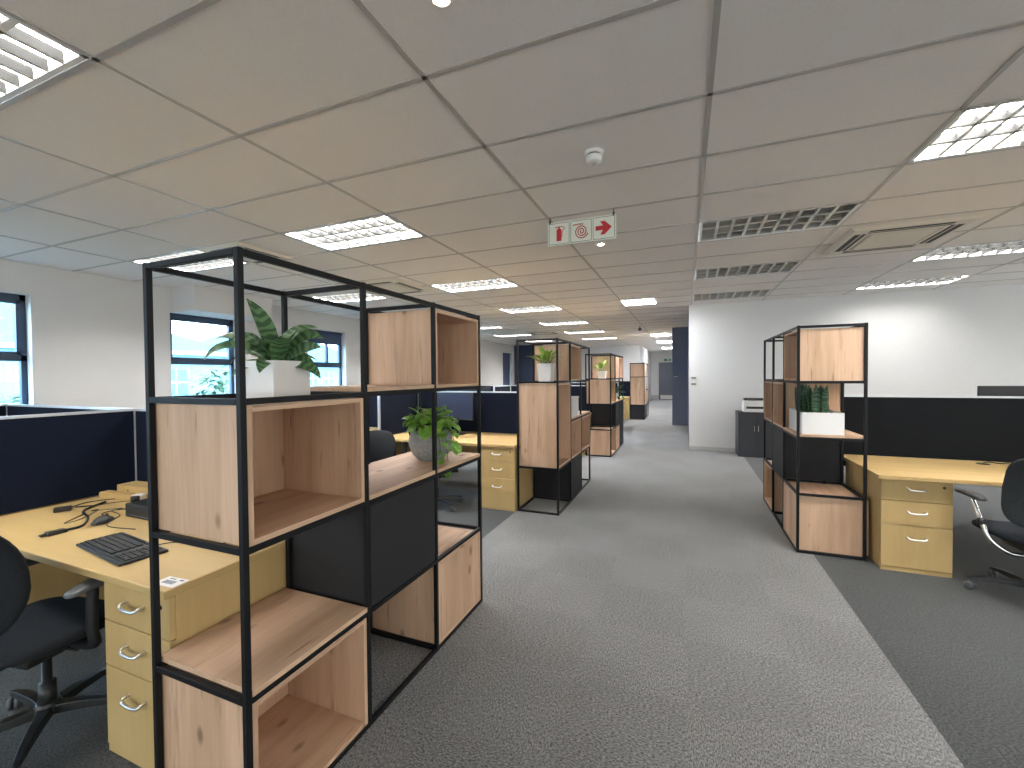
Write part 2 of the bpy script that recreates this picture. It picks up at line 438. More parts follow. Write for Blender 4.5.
# ------------------------------------------------------------------ ceiling fittings
def louvre_light(i, j, on, label, group):
    x0, x1, y0, y1 = GX[i] + .014, GX[i + 1] - .014, GY[j] + .014, GY[j + 1] - .014
    cx, cy = (x0 + x1) / 2, (y0 + y1) / 2; hx, hy = (x1 - x0) / 2, (y1 - y0) / 2
    t = thing('ceiling_light', label, 'ceiling light', (cx, cy, CE), 0, group)
    h = .085
    B(((-hx, -hy, -.002), (hx, -hy + .022, .004)), ((-hx, hy - .022, -.002), (hx, hy, .004)), ((-hx, -hy, -.002), (-hx + .022, hy, .004)), ((hx - .022, -hy, -.002), (hx, hy, .004)),
      ((-hx, -hy, h), (hx, hy, h + .01)), ((-hx, -hy, 0), (-hx + .006, hy, h)), ((hx - .006, -hy, 0), (hx, hy, h)), ((-hx, -hy, 0), (hx, -hy + .006, h)), ((-hx, hy - .006, 0), (hx, hy, h))).build('housing', white_p, t)
    lm = MB()
    def blade(p, q, wb=.014, wt=.003, z0=.002, z1=.052):   # wedge section blade from p to q
        d = Vector((q[0] - p[0], q[1] - p[1], 0)).normalized(); n = Vector((-d.y, d.x, 0))
        P = []
        for e in (p, q):
            e = Vector((e[0], e[1], 0)); P.append([e + n * wb / 2 + Vector((0, 0, z0)), e - n * wb / 2 + Vector((0, 0, z0)), e - n * wt / 2 + Vector((0, 0, z1)), e + n * wt / 2 + Vector((0, 0, z1))])
        for k in range(4): lm.face([P[0][k], P[0][(k + 1) % 4], P[1][(k + 1) % 4], P[1][k]], mi=1 if k == 0 else 0)
    ix, iy = hx - .022, hy - .022
    for k in (1, 2): blade((-ix, -iy + 2 * iy * k / 3), (ix, -iy + 2 * iy * k / 3), .026)
    nb = 9
    for k in range(1, nb): blade((-ix + 2 * ix * k / nb, -iy), (-ix + 2 * ix * k / nb, iy), .022 if on else .024)
    lm.build('louvre', [louv if on else refl, louv_e], t)
    if on:
        B(((-ix, -iy, h - .012), (ix, iy, h - .004))).build('diffuser', lit_dim if on == 2 else lit, t)
    else:
        B(((-ix, -iy, h - .006), (ix, iy, h - .002))).build('reflector', refl, t)
        for k in range(3):
            tm = MB(); yc = -iy + 2 * iy * (k + .5) / 3; tm.tube([(-ix, yc, .066), (ix, yc, .066)], .008, 8); tm.build('tube', warm_t, t)
rowname = {-5.3: 'row along the window wall', -2.9: 'row over the left desks', .7: 'unlit row right of the aisle', 1.9: 'row over the right desks', 3.1: 'row near the right back wall', 5.4: 'unseen added row along the right wall'}
ordn = ['first', 'second', 'third', 'fourth', 'fifth', 'sixth', 'seventh', 'eighth']
for cx in sorted(set(f[0] for f in FIXT)):
    lst = sorted([f for f in FIXT if f[0] == cx], key=lambda f: f[1])
    for n, f in enumerate(lst):
        i, j = cell(f[0], f[1])
        if cx == 1.9:
            louvre_light(i, j, f[2], 'lit louvred ceiling light at the top right, over the right desk' if f[1] > 0 else 'added lit louvred ceiling light over the right desks, behind the viewpoint', 'louvred ceiling lights'); continue
        louvre_light(i, j, f[2], '%s louvred ceiling light, %s from the front in the %s' % ('lit' if f[2] else 'dark', ordn[n], rowname[cx]), 'louvred ceiling lights')
for n, (x0, x1, y0, y1) in enumerate(LEDS):
    t = thing('led_panel', ['added flat white panel light inside the far corridor', 'bright flat white panel light before the dark blue wall', 'flat white panel light near the corridor mouth, first of two', 'flat white panel light near the corridor mouth, second of two'][n], 'ceiling light', ((x0 + x1) / 2, (y0 + y1) / 2, CE), 0, 'flat panel lights over the aisle')
    hx, hy = (x1 - x0) / 2, (y1 - y0) / 2
    B(((-hx, -hy, -.012), (hx, -hy + .02, -.0045)), ((-hx, hy - .02, -.012), (hx, hy, -.0045)), ((-hx, -hy, -.012), (-hx + .02, hy, -.0045)), ((hx - .02, -hy, -.012), (hx, hy, -.0045))).build('frame', white_p, t)
    B(((-hx + .02, -hy + .02, -.009), (hx - .02, hy - .02, -.0045))).build('diffuser', ledm, t)
def cassette(cx, cy, label, sc=1.):
    t = thing('air_conditioner', label, 'air conditioner', (cx, cy, CE), 0, 'ceiling cassette air conditioners'); t.scale = (sc, sc, 1)
    a = .475; z = -.028
    m = MB()                                                     # sloped rim with four slots left open
    o_ = [(-a, -a), (a, -a), (a, a), (-a, a)]; i_ = .43
    r1 = [(x, y, -.004) for x, y in o_]; r2_ = [(x * i_ / a, y * i_ / a, z) for x, y in o_]
    for k in range(4): m.face([r1[k], r1[(k + 1) % 4], r2_[(k + 1) % 4], r2_[k]])
    b = .265; s0, s1 = .305, .40
    def strip(x0, y0, x1, y1): m.box((x0, y0, z), (x1, y1, z + .004))
    for e in (-1, 1):
        strip(-i_, e * s1, i_, e * i_); strip(e * s1, -s1, e * i_, s1)
        strip(-s0, e * (b + .01), s0, e * s0); strip(e * (b + .01), -(b + .01), e * s0, b + .01)
        for e2 in (-1, 1): strip(e * s0, e2 * s0, e * s1, e2 * s1)
    m.build('fascia', beige_p, t)
    v = MB()
    for sx, sy in ((1, 0), (-1, 0), (0, 1), (0, -1)):
        if sx: v.box((sx * s0, -.30, z + .001), (sx * s1, .30, -.005))
        else: v.box((-.30, sy * s0, z + .001), (.30, sy * s1, -.005))
    v.build('air_slots', vent_m, t)
    for sx, sy in ((1, 0), (-1, 0), (0, 1), (0, -1)):
        f = MB()
        if sx: f.box((sx * .336, -.299, z - .001), (sx * .350, .299, z + .003))
        else: f.box((-.299, sy * .336, z - .001), (.299, sy * .350, z + .003))
        f.build('vane', beige_g, t)
    g = MB(); g.box((-b, -b, z - .004), (b, b, z + .008))
    g.build('grille', beige_g, t, bevel=.004)
    sl_ = MB()
    for k in range(24): sl_.box((-b + .02, -b + .02 + k * .0213, z - .0055), (b - .02, -b + .03 + k * .0213, z - .004))
    sl_.build('grille_slats', beige_p, t)
cassette(1.89, 5.32, 'beige ceiling air conditioner between the dark louvred lights and the lit ones')
cassette(-4.07, 5.25, 'ceiling air conditioner over the left desks, above the near shelving unit')
cassette(-4.345, 3.21, 'small ceiling air conditioner seen at the top corner of the near frame', .66)
cassette(-4.07, 12.7, 'small distant ceiling air conditioner far over the left desks')
def smoke(cx, cy, label):
    t = thing('smoke_detector', label, 'smoke detector', (cx, cy, CE))
    m = MB(); m.lathe([(.0, -.001), (.055, -.001), (.055, -.016), (.050, -.020), (.0, -.020)], seg=32); m.build('base', white_p, t)
    m = MB(); m.lathe([(.0, -.028), (.046, -.028), (.049, -.034), (.046, -.056), (.036, -.066), (.020, -.068), (.0, -.068)], seg=32); m.build('head', white_p, t)
    m = MB(); m.lathe([(.0, -.0195), (.040, -.0195), (.040, -.029), (0, -.029)], seg=24); m.build('vent_ring', vent_m, t)
    m = MB(); m.lathe([(.0, -.070), (.012, -.070), (.014, -.067), (0, -.067)], seg=16); m.build('test_button', sw_m, t)
smoke(-.505, 2.585, 'round white smoke detector on the ceiling before the red safety sign')
def downlight(cx, cy, label):
    t = thing('downlight', label, 'downlight', (cx, cy, CE), 0, 'small warm downlights over the aisle')
    m = MB(); m.lathe([(.030, -.001), (.044, -.001), (.044, -.006), (.036, -.010), (.028, -.008), (.026, -.002)], seg=28); m.build('trim_ring', white_p, t)
    m = MB(); m.lathe([(0, -.012), (.016, -.010), (.026, -.004), (.026, -.001), (0, -.001)], seg=24); m.build('bulb', spotm, t)
downlight(-.795, 1.33, 'glowing warm downlight at the top edge of the ceiling')
downlight(-.795, 4.41, 'glowing warm downlight just behind the red safety sign')
t = thing('ceiling_sensor', 'small dark sensor hanging from the ceiling before the far wall', 'sensor', (-1.15, 12.2, CE))
m = MB(); m.tube([(0, 0, 0), (0, 0, -.06)], .012); m.build('stem', plast_g, t)
m = MB(); m.lathe([(0, -.05), (.04, -.055), (.045, -.10), (.03, -.13), (0, -.135)], seg=18); m.build('head', plast_g, t)

# hanging safety sign
t = thing('safety_sign', 'hanging cream sign with red extinguisher, hose reel and arrow', 'sign', (-.795, 3.51, CE))
Wd, zt, zb = .285, -.048, -.243
B(((-Wd, -.003, zb), (Wd, .003, zt))).build('board', sign_w, t)
for sx in (-1, 1):
    m = MB(); m.tube([(sx * .265, 0, -.001), (sx * .265, 0, -.03), (sx * .265, -.004, -.036)], .004, 8); m.box((sx * .265 - .007, -.006, -.058), (sx * .265 + .007, .006, -.03)); m.build('hanger', plast, t)
zc = (zt + zb) / 2; ph = .086
for k, cx in enumerate((-.186, 0, .186)):
    m = MB()
    for a in range(4):
        e = .0035
        if a < 2: m.box((cx - ph, -.0040, zc + (1 if a else -1) * ph - e / 2), (cx + ph, -.0031, zc + (1 if a else -1) * ph + e / 2))
        else: m.box((cx + (1 if a == 3 else -1) * ph - e / 2, -.0040, zc - ph), (cx + (1 if a == 3 else -1) * ph + e / 2, -.0031, zc + ph))
    m.build('panel_border', sign_g, t)
def flat(poly, y=-.0045): return [(x, y, z) for x, z in poly]
m = MB(); cx = -.186; a_ = []
body = [(-.022, -.062), (.020, -.062), (.020, .022)] + [(-.001 + .021 * cos(a), .022 + .022 * sin(a)) for a in [i * pi / 8 for i in range(1, 8)]] + [(-.022, .022)]
m.face(flat([(cx + x, zc + z) for x, z in body]))
m.face(flat([(cx - .006, zc + .04), (cx + .006, zc + .04), (cx + .006, zc + .054), (cx - .006, zc + .054)]))
m.face(flat([(cx - .036, zc + .050), (cx + .012, zc + .052), (cx + .012, zc + .060), (cx - .030, zc + .058)]))
m.tube([(cx + .008, -.0045, zc + .055), (cx + .034, -.0045, zc + .054), (cx + .047, -.0045, zc + .046), (cx + .040, -.0045, zc + .03), (cx + .028, -.0045, zc + .022), (cx + .026, -.0045, zc - .03)], .0028, 6)
m.build('extinguisher_symbol', red, t)
m = MB(); sp = []
for k in range(110):
    a = k / 109 * 2 * pi * 2.7 + .5 * pi; r_ = .004 + .053 * k / 109
    sp.append((cx + .186 + .004 + r_ * cos(a), -.0045, zc - .006 + r_ * sin(a)))
m.tube(sp, .0040, 6)
m.tube([(-.068, -.0045, zc + .052), (-.02, -.0045, zc + .056), (.02, -.0045, zc + .052)], .004, 6)
m.build('hose_reel_symbol', red, t)
m = MB(); cx = .186
ar = [(-.066, -.018), (-.006, -.018), (-.028, -.054), (.008, -.054), (.064, 0), (.008, .054), (-.028, .054), (-.006, .018), (-.066, .018)]
m.face(flat([(cx + x, zc + z) for x, z in ar[:2]] + [(cx + .064, zc)] + [(cx + x, zc + z) for x, z in ar[7:]]))
m.face(flat([(cx + x, zc + z) for x, z in [(-.006, -.018), (-.028, -.054), (.008, -.054), (.064, 0)]]))
m.face(flat([(cx + x, zc + z) for x, z in [(.064, 0), (.008, .054), (-.028, .054), (-.006, .018)]]))
m.build('arrow_symbol', red, t)
t = thing('exit_sign', 'small green exit sign above the far corridor door', 'sign', (-.95, 26.39, 2.3))
B(((-.22, -.03, -.08), (.22, 0, .08))).build('case', white_p, t)
B(((-.2, -.034, -.065), (.2, -.031, .065))).build('face_plate', exit_g, t)
m = MB(); m.face([(-.05, -.036, -.02), (.06, -.036, -.02), (.06, -.036, .02), (-.05, -.036, .02)]); m.face([(.06, -.036, -.045), (.13, -.036, 0), (.06, -.036, .045)]); m.build('arrow', paper, t)
for k, z in enumerate((1.375, 1.258)):
    t = thing('wall_thermostat', 'beige wall controller by the aisle corner, %s of two' % ('upper' if k == 0 else 'lower'), 'thermostat', (.15, 8.93, z), 0, 'wall controllers')
    B(((-.06, -.02, -.05), (.06, 0, .05))).build('case', sw_m, t, bevel=.004)
    B(((-.042, -.0225, -.012), (.042, -.020, .022))).build('display', lens_d, t)
t = thing('wall_plate', 'small metal plate on the dark blue wall', 'wall plate', (-.25, 13.05, 1.40))
B(((-.06, -.012, -.06), (.06, 0, .06))).build('plate', plast_g, t, bevel=.003)
B(((-.05, -.018, -.02), (.05, -.012, -.005))).build('bar', steel, t)

# ------------------------------------------------------------------ shelving units
TB = .0098                                  # half of the 20 mm square tube
BAY, LV, FWD = .525, (.0100, .475, .93, 1.379, 1.8225), .44
def box_mb(y0, y1, z0, z1, open_, side=1):
    """wooden cube of panels; the aisle is at x=FWD"""
    m = MB(); th = .018; xa, xb = -.006, FWD + .006
    m.box((xa, y0, z0), (xb, y0 + th, z1), 'z'); m.box((xa, y1 - th, z0), (xb, y1, z1), 'z')
    m.box((xa, y0 + th, z1 - th), (xb, y1 - th, z1), 'y'); m.box((xa, y0 + th, z0), (xb, y1 - th, z0 + th), 'y')
    if open_: m.box((xa + .004, y0 + th, z0 + th), (xa + .004 + th, y1 - th, z1 - th), 'z')
    else: m.box((xb - th - .002, y0 + th, z0 + th), (xb - .002, y1 - th, z1 - th), 'z')
    return m
def shelf_unit(label, x, y, cells, boards, mirror=False, extra=None):
    t = thing('shelving_unit', label, 'shelving unit', (x, y, 0), 0, 'black framed shelving units beside the aisle')
    sx = (lambda v: FWD - v) if mirror else (lambda v: v)
    def put(m, name, mt, **k):
        if mirror:
            m.v = [(FWD - p[0], p[1], p[2]) for p in m.v]; m.f = [f[::-1] for f in m.f]; m.uv = [u[::-1] for u in m.uv]
        return m.build(name, mt, t, **k)
    m = MB()
    ys = [j * BAY for j in range(4)]
    for y_ in ys:
        for x_ in (0, FWD): m.box((x_ - TB, y_ - TB, 0), (x_ + TB, y_ + TB, 1.835))
    for z in LV:
        for x_ in (0, FWD):
            for j in range(3):
                if any(c == j and LV[q] == z for c, r_, k_, nr in cells for q in range(r_ + 1, r_ + nr)): continue
                m.box((x_ - TB, ys[j] + TB, z - TB), (x_ + TB, ys[j + 1] - TB, z + TB))
        for j, y_ in enumerate(ys):
            if any(c in (j, j - 1) and LV[q] == z for c, r_, k_, nr in cells for q in range(r_ + 1, r_ + nr)): continue
            m.box((TB, y_ - TB, z - TB), (FWD - TB, y_ + TB, z + TB))
    put(m, 'frame', metal_b, bevel=.0015, seg=1)
    for c, r_, kind, nr in cells:
        y0, y1 = ys[c] + TB + .002, ys[c + 1] - TB - .002
        z0, z1 = LV[r_] + TB + .001, LV[r_ + nr] - TB - (.004 if r_ + nr < 4 else .008)
        if kind == 'black':
            m = MB(); m.box((-.004, y0, z0), (FWD + .004, y1, z1)); m.box((FWD + .004, y0 + .004, z0 + .004), (FWD + .008, y1 - .004, z1 - .004))
            put(m, 'black_cabinet', panel_b, bevel=.002)
        else:
            put(box_mb(y0, y1, z0, z1, kind == 'open'), 'wooden_box', oak, bevel=.0012, seg=1)
    for c, r_, n in boards:
        z0 = LV[r_] + TB + .001
        m = MB(); m.box((-.010, ys[c] + TB + .002, z0), (FWD + .010, ys[c + n] - TB - .002, z0 + .018), 'y')
        # notches for the middle posts are left by splitting the board into a wide and two narrow strips
        if n > 1:
            m = MB(); m.box((TB + .001, ys[c] + TB + .002, z0), (FWD - TB - .001, ys[c + n] - TB - .002, z0 + .018), 'y')
            for q in range(c, c + n):
                for xa, xb in ((-.010, TB + .001), (FWD - TB - .001, FWD + .010)): m.box((xa, ys[q] + TB + .002, z0), (xb, ys[q + 1] - TB - .002, z0 + .018), 'y')
        put(m, 'shelf_board', oak)
    if extra: put(extra(), 'side_panel', oak, bevel=.001, seg=1)
    return t
XA = -1.66
YA, YBs, YC, YD = .875, 4.265, 7.655, 14.35
shelf_unit('nearest shelving unit on the left, with white planter on its top tier', XA, YA,
           [(0, 0, 'open', 1), (0, 2, 'open', 1), (2, 0, 'closed', 1), (1, 1, 'black', 1), (2, 3, 'open', 1)], [(0, 1, 1), (1, 2, 2), (1, 3, 1)])
shelf_unit('second shelving unit on the left, with a double-height wooden box', XA, YBs,
           [(0, 1, 'open', 2), (1, 3, 'open', 1), (1, 1, 'open', 1), (2, 1, 'open', 1), (1, 0, 'black', 1)], [(1, 2, 2)])
shelf_unit('third shelving unit on the left, small planter in its open top corner', XA, YC,
           [(0, 0, 'open', 1), (0, 2, 'open', 1), (1, 1, 'black', 1), (1, 0, 'closed', 1), (2, 0, 'black', 2), (1, 3, 'closed', 1), (2, 3, 'open', 1)], [(1, 2, 2)])
shelf_unit('farthest shelving unit on the left, black cabinet at its foot', XA, YD,
           [(0, 3, 'closed', 1), (0, 1, 'closed', 2), (0, 0, 'black', 1), (1, 0, 'black', 1), (1, 1, 'open', 1)], [])
XRs, YR = .845, 4.065
def rpanel():
    m = MB(); m.box((-.034, .03, .03), (-.016, .50, .455), 'z'); return m
shelf_unit('shelving unit right of the aisle, with snake plants in a white trough', XRs, YR,
           [(0, 3, 'open', 1), (1, 2, 'open', 1), (2, 2, 'open', 1), (1, 1, 'black', 1), (2, 0, 'open', 1), (0, 0, 'closed', 1)], [(0, 2, 1)], True, rpanel)

# ------------------------------------------------------------------ desks, pedestals, partitions
DH, DT = .71, .030
def desk(label, x0, x1, yf, yb, panel_left=True, panel_right=False, facing=1, group='beech desks', modesty=True):
    t = thing('desk', label, 'desk', ((x0 + x1) / 2, (yf + yb) / 2, 0), 0, group)
    hx, hy = (x1 - x0) / 2 - .003, abs(yb - yf) / 2
    m = MB(); m.box((-hx, -hy, DH - DT), (hx, hy, DH), 'x'); m.build('desktop', beech, t, bevel=.004)
    for k, on in ((-1, panel_left), (1, panel_right)):
        if on:
            m = MB(); xx = k * (hx - .03); m.box((xx - .0125, -hy + .06, 0), (xx + .0125, hy - .06, DH - DT - .0005), 'z'); m.build('side_panel', beech, t, bevel=.002, seg=1)
    m = MB(); yy_ = (hy - .12) * facing; m.box((-hx + .05, yy_ - .009, .36), (hx - (.47 if not panel_right else .05), yy_ + .009, DH - DT - .0005), 'x')
    if modesty: m.build('modesty_panel', beech, t)
    return t
def pedestal(label, x0, y0, rz=0, depth=.70):
    t = thing('drawer_pedestal', label, 'drawers', (x0, y0, 0), rz, 'three drawer pedestals')
    w, h = .405, DH - DT - .002
    m = MB(); m.box((-w / 2, .02, 0), (w / 2, depth, h), 'z'); m.build('body', beech, t, bevel=.002, seg=1)
    m = MB(); m.box((-w / 2, .004, 0), (w / 2, .0195, .028), 'x'); m.build('plinth', beech, t)
    zz = [(.522, h - .004), (.345, .518), (.032, .341)]
    for k, (za, zb_) in enumerate(zz):
        m = MB(); m.box((-w / 2 + .001, 0, za), (w / 2 - .001, .0195, zb_), 'z'); d = m.build('drawer', beech, t, bevel=.0015, seg=1)
        zc_ = (za + zb_) / 2 + .012 if k < 2 else zb_ - .085
        m = MB(); pts = catmull([(-.052, 0, zc_ + .006), (-.052, -.020, zc_ + .004), (-.040, -.028, zc_ - .004), (0, -.030, zc_ - .006), (.040, -.028, zc_ - .004), (.052, -.020, zc_ + .004), (.052, 0, zc_ + .006)], 5)
        m.tube(pts, .0055, 8); m.build('handle', steel, d)
        if k == 0:
            m = MB(); m.lathe([(0, -.004), (.009, -.003), (.009, 0), (0, 0)], (w / 2 - .05, 0, zb_ - .04), 14, axis='y'); m.build('lock', vent_m, d)
    return t
def partition(label, p, q, z0=.715, z1=1.25, post=True, mt=fabric):
    """fabric screen between floor points p and q with an aluminium edge"""
    p = Vector((*p, 0)); q = Vector((*q, 0)); L_ = (q - p).length; rz = math.atan2(q.y - p.y, q.x - p.x)
    t = thing('desk_partition', label, 'desk partition', p, rz, 'fabric desk partitions')
    B(((.018, -.014, z0), (L_ - .018, .014, z1 - .016))).build('fabric_panel', mt, t)
    B(((0, -.016, z1 - .016), (L_, .016, z1))).build('top_rail', alu, t)
    for x_ in (0, L_ - .018): B(((x_, -.016, z0), (x_ + .018, .016, z1 - .016))).build('end_post', alu, t)
    return t
DX = [-1.672, -3.47, -5.25, -6.95]                        # bench modules from the aisle to the window wall
CL = [(.91, 1.735), (4.20, 5.05), (7.60, 8.45), (10.95, 11.80), (14.30, 15.15)]
bn = ['nearest', 'second', 'third', 'fourth', 'fifth']
for k, (yf, yp) in enumerate(CL):
    d = yp - yf - .02
    ends = ['beside the nearest shelving unit', 'beside the second shelving unit', 'beside the third shelving unit', 'beyond the third shelving unit', 'beside the farthest shelving unit']
    desk('beech desk with drawers %s, left of the aisle' % ends[k], DX[1] + .02, DX[0], yf, yf + d)
    pedestal('beech three drawer pedestal %s' % ends[k], DX[0] - .215, yf + .02)
    desk('beech desk behind the screen of the %s left bench' % bn[k], DX[1] + .02, DX[0], yp + .02, yp + .02 + d, True, True, -1)
    partition('long dark screen across the %s left bench, aisle part' % bn[k], (DX[1] + .018, yp), (DX[0] - .0, yp))
    partition('dark side screen between desks of the %s left bench' % bn[k], (DX[1], yf + .03), (DX[1], yp + .02))
    if k < 3:
        partition('dark side screen behind the %s left bench' % bn[k], (DX[1], yp + .03), (DX[1], yp + d))
        desk('beech desk in the middle of the %s left bench' % bn[k], DX[2] + .02, DX[1] - .02, yf, yf + d, True, True)
        partition('long dark screen across the %s left bench, middle part' % bn[k], (DX[2] + .018, yp), (DX[1] - .018, yp))
        partition('long dark screen across the %s left bench, window part' % bn[k], (DX[3], yp), (DX[2] - .018, yp))
        partition('dark side screen of the %s left bench nearest the windows' % bn[k], (DX[2], yf + .03), (DX[2], yp + .02))
# right bench
RF, RP = 3.87, 4.775
desk('beech desk with drawers right of the aisle, chair tucked in', 1.298, 3.08, RF, RP - .02, False, True, modesty=False)
pedestal('beech three drawer pedestal under the right desk', 1.54, RF + .055, depth=.76)
desk('beech desk behind the right bench screen', 1.298, 3.08, RP + .02, RP + .85, True, True, -1, modesty=False)
desk('beech desk at the right edge, beside the chair desk', 3.08, 4.86, RF, RP - .02, True, True)
partition('long black screen across the right bench', (1.30, RP), (3.08, RP), z0=.60, mt=fabric_b)
partition('black screen continuing the right bench to the right', (3.082, RP), (4.86, RP), z0=.60, mt=fabric_b)

# ------------------------------------------------------------------ chairs
def base_parts(t, spin=0.3):
    m = MB(); m.lathe([(0, .34), (.016, .34), (.016, .20), (.027, .20), (.030, .085), (0, .085)], seg=18); m.build('gas_lift', plast, t)
    m = MB(); m.lathe([(0, .125), (.035, .12), (.045, .10), (.045, .07), (0, .068)], seg=20)
    for k in range(5):
        a = spin + 2 * pi * k / 5; u = Vector((cos(a), sin(a), 0)); n = Vector((-sin(a), cos(a), 0)); P = []
        for r_, w_, z_, h_ in ((.03, .026, .085, .042), (.12, .022, .088, .038), (.22, .018, .082, .030), (.285, .014, .072, .022), (.305, .008, .070, .012)):
            P.append([u * r_ + n * (w_ * sx) + Vector((0, 0, z_ + h_ * sz / 2)) for sx, sz in ((-1, -.7), (-.8, 1), (.8, 1), (1, -.7))])
        m.grid(P, True, sm=False); m.face(P[-1])
    m.build('star_base', plast, t, bevel=.003)
    for k in range(5):
        a = spin + 2 * pi * k / 5; c = Vector((cos(a), sin(a), 0)) * .285
        m = MB()
        b_ = a + .9; ax = Vector((cos(b_), sin(b_), 0))
        for e in (-1, 1):
            P = []
            dd = Vector((-ax.y, ax.x, 0))
            for s_, rr in ((.004, .004), (.004, .025), (.016, .027), (.022, .02), (.022, .004)):
                P.append([c + ax * (e * s_) + Vector((0, 0, .028)) + (dd * cos(q * pi / 8) + Vector((0, 0, 1)) * sin(q * pi / 8)) * rr for q in range(16)])
            if e < 0: P = [r_[::-1] for r_ in P]
            m.grid(P, True)
        m.tube([c + Vector((0, 0, .03)), c + Vector((0, 0, .075))], .007, 8)
        m.build('caster', plast_g, t)
def chair(label, loc, rz, style='task', zb=.44, group='office chairs'):
    t = thing('office_chair', label, 'chair', loc, rz, group)
    base_parts(t, .45)
    sb = lambda x, y: -.035 * max(0, (y - .10) / .14) ** 2 - .012 * (1 - (x / .25) ** 2)
    m = pad(.49, .47, .075, 3.4, sb); m.v = [(x, y, z + zb) for x, y, z in m.v]; m.build('seat', seat_m, t)
    B(((-.10, -.12, zb - .105), (.10, .10, zb - .045)), ((.10, -.02, zb - .085), (.19, .0, zb - .07))).build('tilt_mechanism', plast, t, bevel=.01)
    bb = lambda x, y: -.06 * (x / .22) ** 2 + .05 * (y / .25) ** 2 - .02
    if style == 'task':
        m = pad(.46, .50, .06, 2.6, bb)
        mx = Matrix.Translation((0, -.265, zb + .30)) @ Matrix.Rotation(R(90 + 8), 4, 'X')
        xf(m, mx); m.build('backrest', seat_m, t)
        m = MB(); m.tube(catmull([(0, -.08, zb - .075), (0, -.22, zb - .085), (0, -.32, zb - .02), (0, -.335, zb + .15), (0, -.345, zb + .30)], 5), .022, 8); m.build('back_bar', plast, t)
        for e in (-1, 1):
            m = MB(); m.tube(catmull([(e * .16, 0, zb - .06), (e * .26, .0, zb - .05), (e * .265, -.01, zb + .02), (e * .265, -.005, zb + .18)], 5), .02, 8); arm = m.build('arm_post', plast, t)
            m = pad(.075, .25, .03, 3, lambda x, y: -.012 * (y / .12) ** 2)
            m.v = [(x + e * .265, y + .03, z + zb + .195) for x, y, z in m.v]; m.build('arm_pad', plast_g, arm)
    else:
        m = pad(.49, .46, .022, 5, bb)
        mx = Matrix.Translation((0, -.255, zb + .295)) @ Matrix.Rotation(R(90 + 10), 4, 'X')
        xf(m, mx); br = m.build('backrest', mesh_m, t)
        m = MB()
        for k in range(5):
            z_ = zb + .22 + k * .055; m.tube([(x_, -.24 + (z_ - zb - .335) * -.17 + .075 * (x_ / .22) ** 2 + .012, z_) for x_ in [-.17 + .034 * q for q in range(11)]], .0035, 6)
        m.build('back_rib', plast_g, br)
        m = MB(); m.tube(catmull([(0, -.08, zb - .075), (0, -.22, zb - .085), (0, -.30, zb - .02), (0, -.29, zb + .20)], 5), .02, 8); m.build('back_bar', plast, t)
        for e in (-1, 1):
            m = MB(); m.tube(catmull([(e * .10, -.12, zb - .115), (e * .19, -.13, zb - .105), (e * .262, -.10, zb - .04), (e * .285, -.06, zb + .06)], 6), .014, 10); arm = m.build('arm_tube', chrome, t)
            m = MB(); m.tube([(e * .285, -.06, zb + .055), (e * .285, .04, zb + .20)], .013, 10); m.build('arm_strut', chrome, arm)
            m = pad(.045, .045, .045, 2.4); m.v = [(x + e * .285, y - .06, z + zb + .06) for x, y, z in m.v]; m.build('arm_joint', plast, arm)
            m = pad(.075, .26, .028, 3, lambda x, y: -.010 * (y / .12) ** 2)
            m.v = [(x + e * .285, y + .05, z + zb + .21) for x, y, z in m.v]; m.build('arm_pad', plast, arm)
    return t
chair('black fabric office chair with armrests at the nearest left desk', (-2.455, .90, 0), R(10))
chair('black office chair seen behind the nearest shelving unit', (-2.44, 2.72, 0), R(188), group='office chairs')
chair('black office chair under the desk with the monitor', (-2.58, 4.10, 0), R(-48))
chair('black office chair with chrome arms at the right desk', (2.05, 3.74, 0), R(2), 'chrome', zb=.43)

# ------------------------------------------------------------------ monitors and desk things
def monitor(label, loc, rz, w=.52, h=.30, zc_=.28, top=1.25):
    t = thing('monitor', label, 'monitor', loc, rz, 'desk monitors')
    c = top - loc[2] - h / 2
    B(((-w / 2, 0, c - h / 2), (w / 2, .03, c + h / 2))).build('casing', plast, t, bevel=.004)
    B(((-w / 2 + .012, -.002, c - h / 2 + .014), (w / 2 - .012, 0, c + h / 2 - .012))).build('screen', screen, t)
    B(((-.03, .03, .012), (.03, .045, c))).build('stand', plast, t)
    m = pad(.24, .20, .014, 3); m.v = [(x, y + .03, z + .007) for x, y, z in m.v]; m.build('foot', plast, t)
monitor('dark monitor facing the aisle on the second left desk', (-2.72, 4.78, DH), 0, .52, .35, top=1.245)
monitor('black monitor showing over the right bench screen', (2.56, 5.08, DH), pi, .31, .30, top=1.328)
monitor('monitor just behind the snake plants, on the far right desk', (1.66, 5.50, DH), pi - .3, .34, .30, top=1.215)
monitor('black monitor behind the second left bench screen', (-2.75, 5.42, DH), pi, .50, .33, top=1.29)
monitor('black monitor on the third left bench beyond the second shelf', (-2.5, 8.15, DH), 0, .50, .33, top=1.30)
monitor('black monitor far back on the third left bench', (-4.3, 8.1, DH), 0, .5, .33, top=1.33)
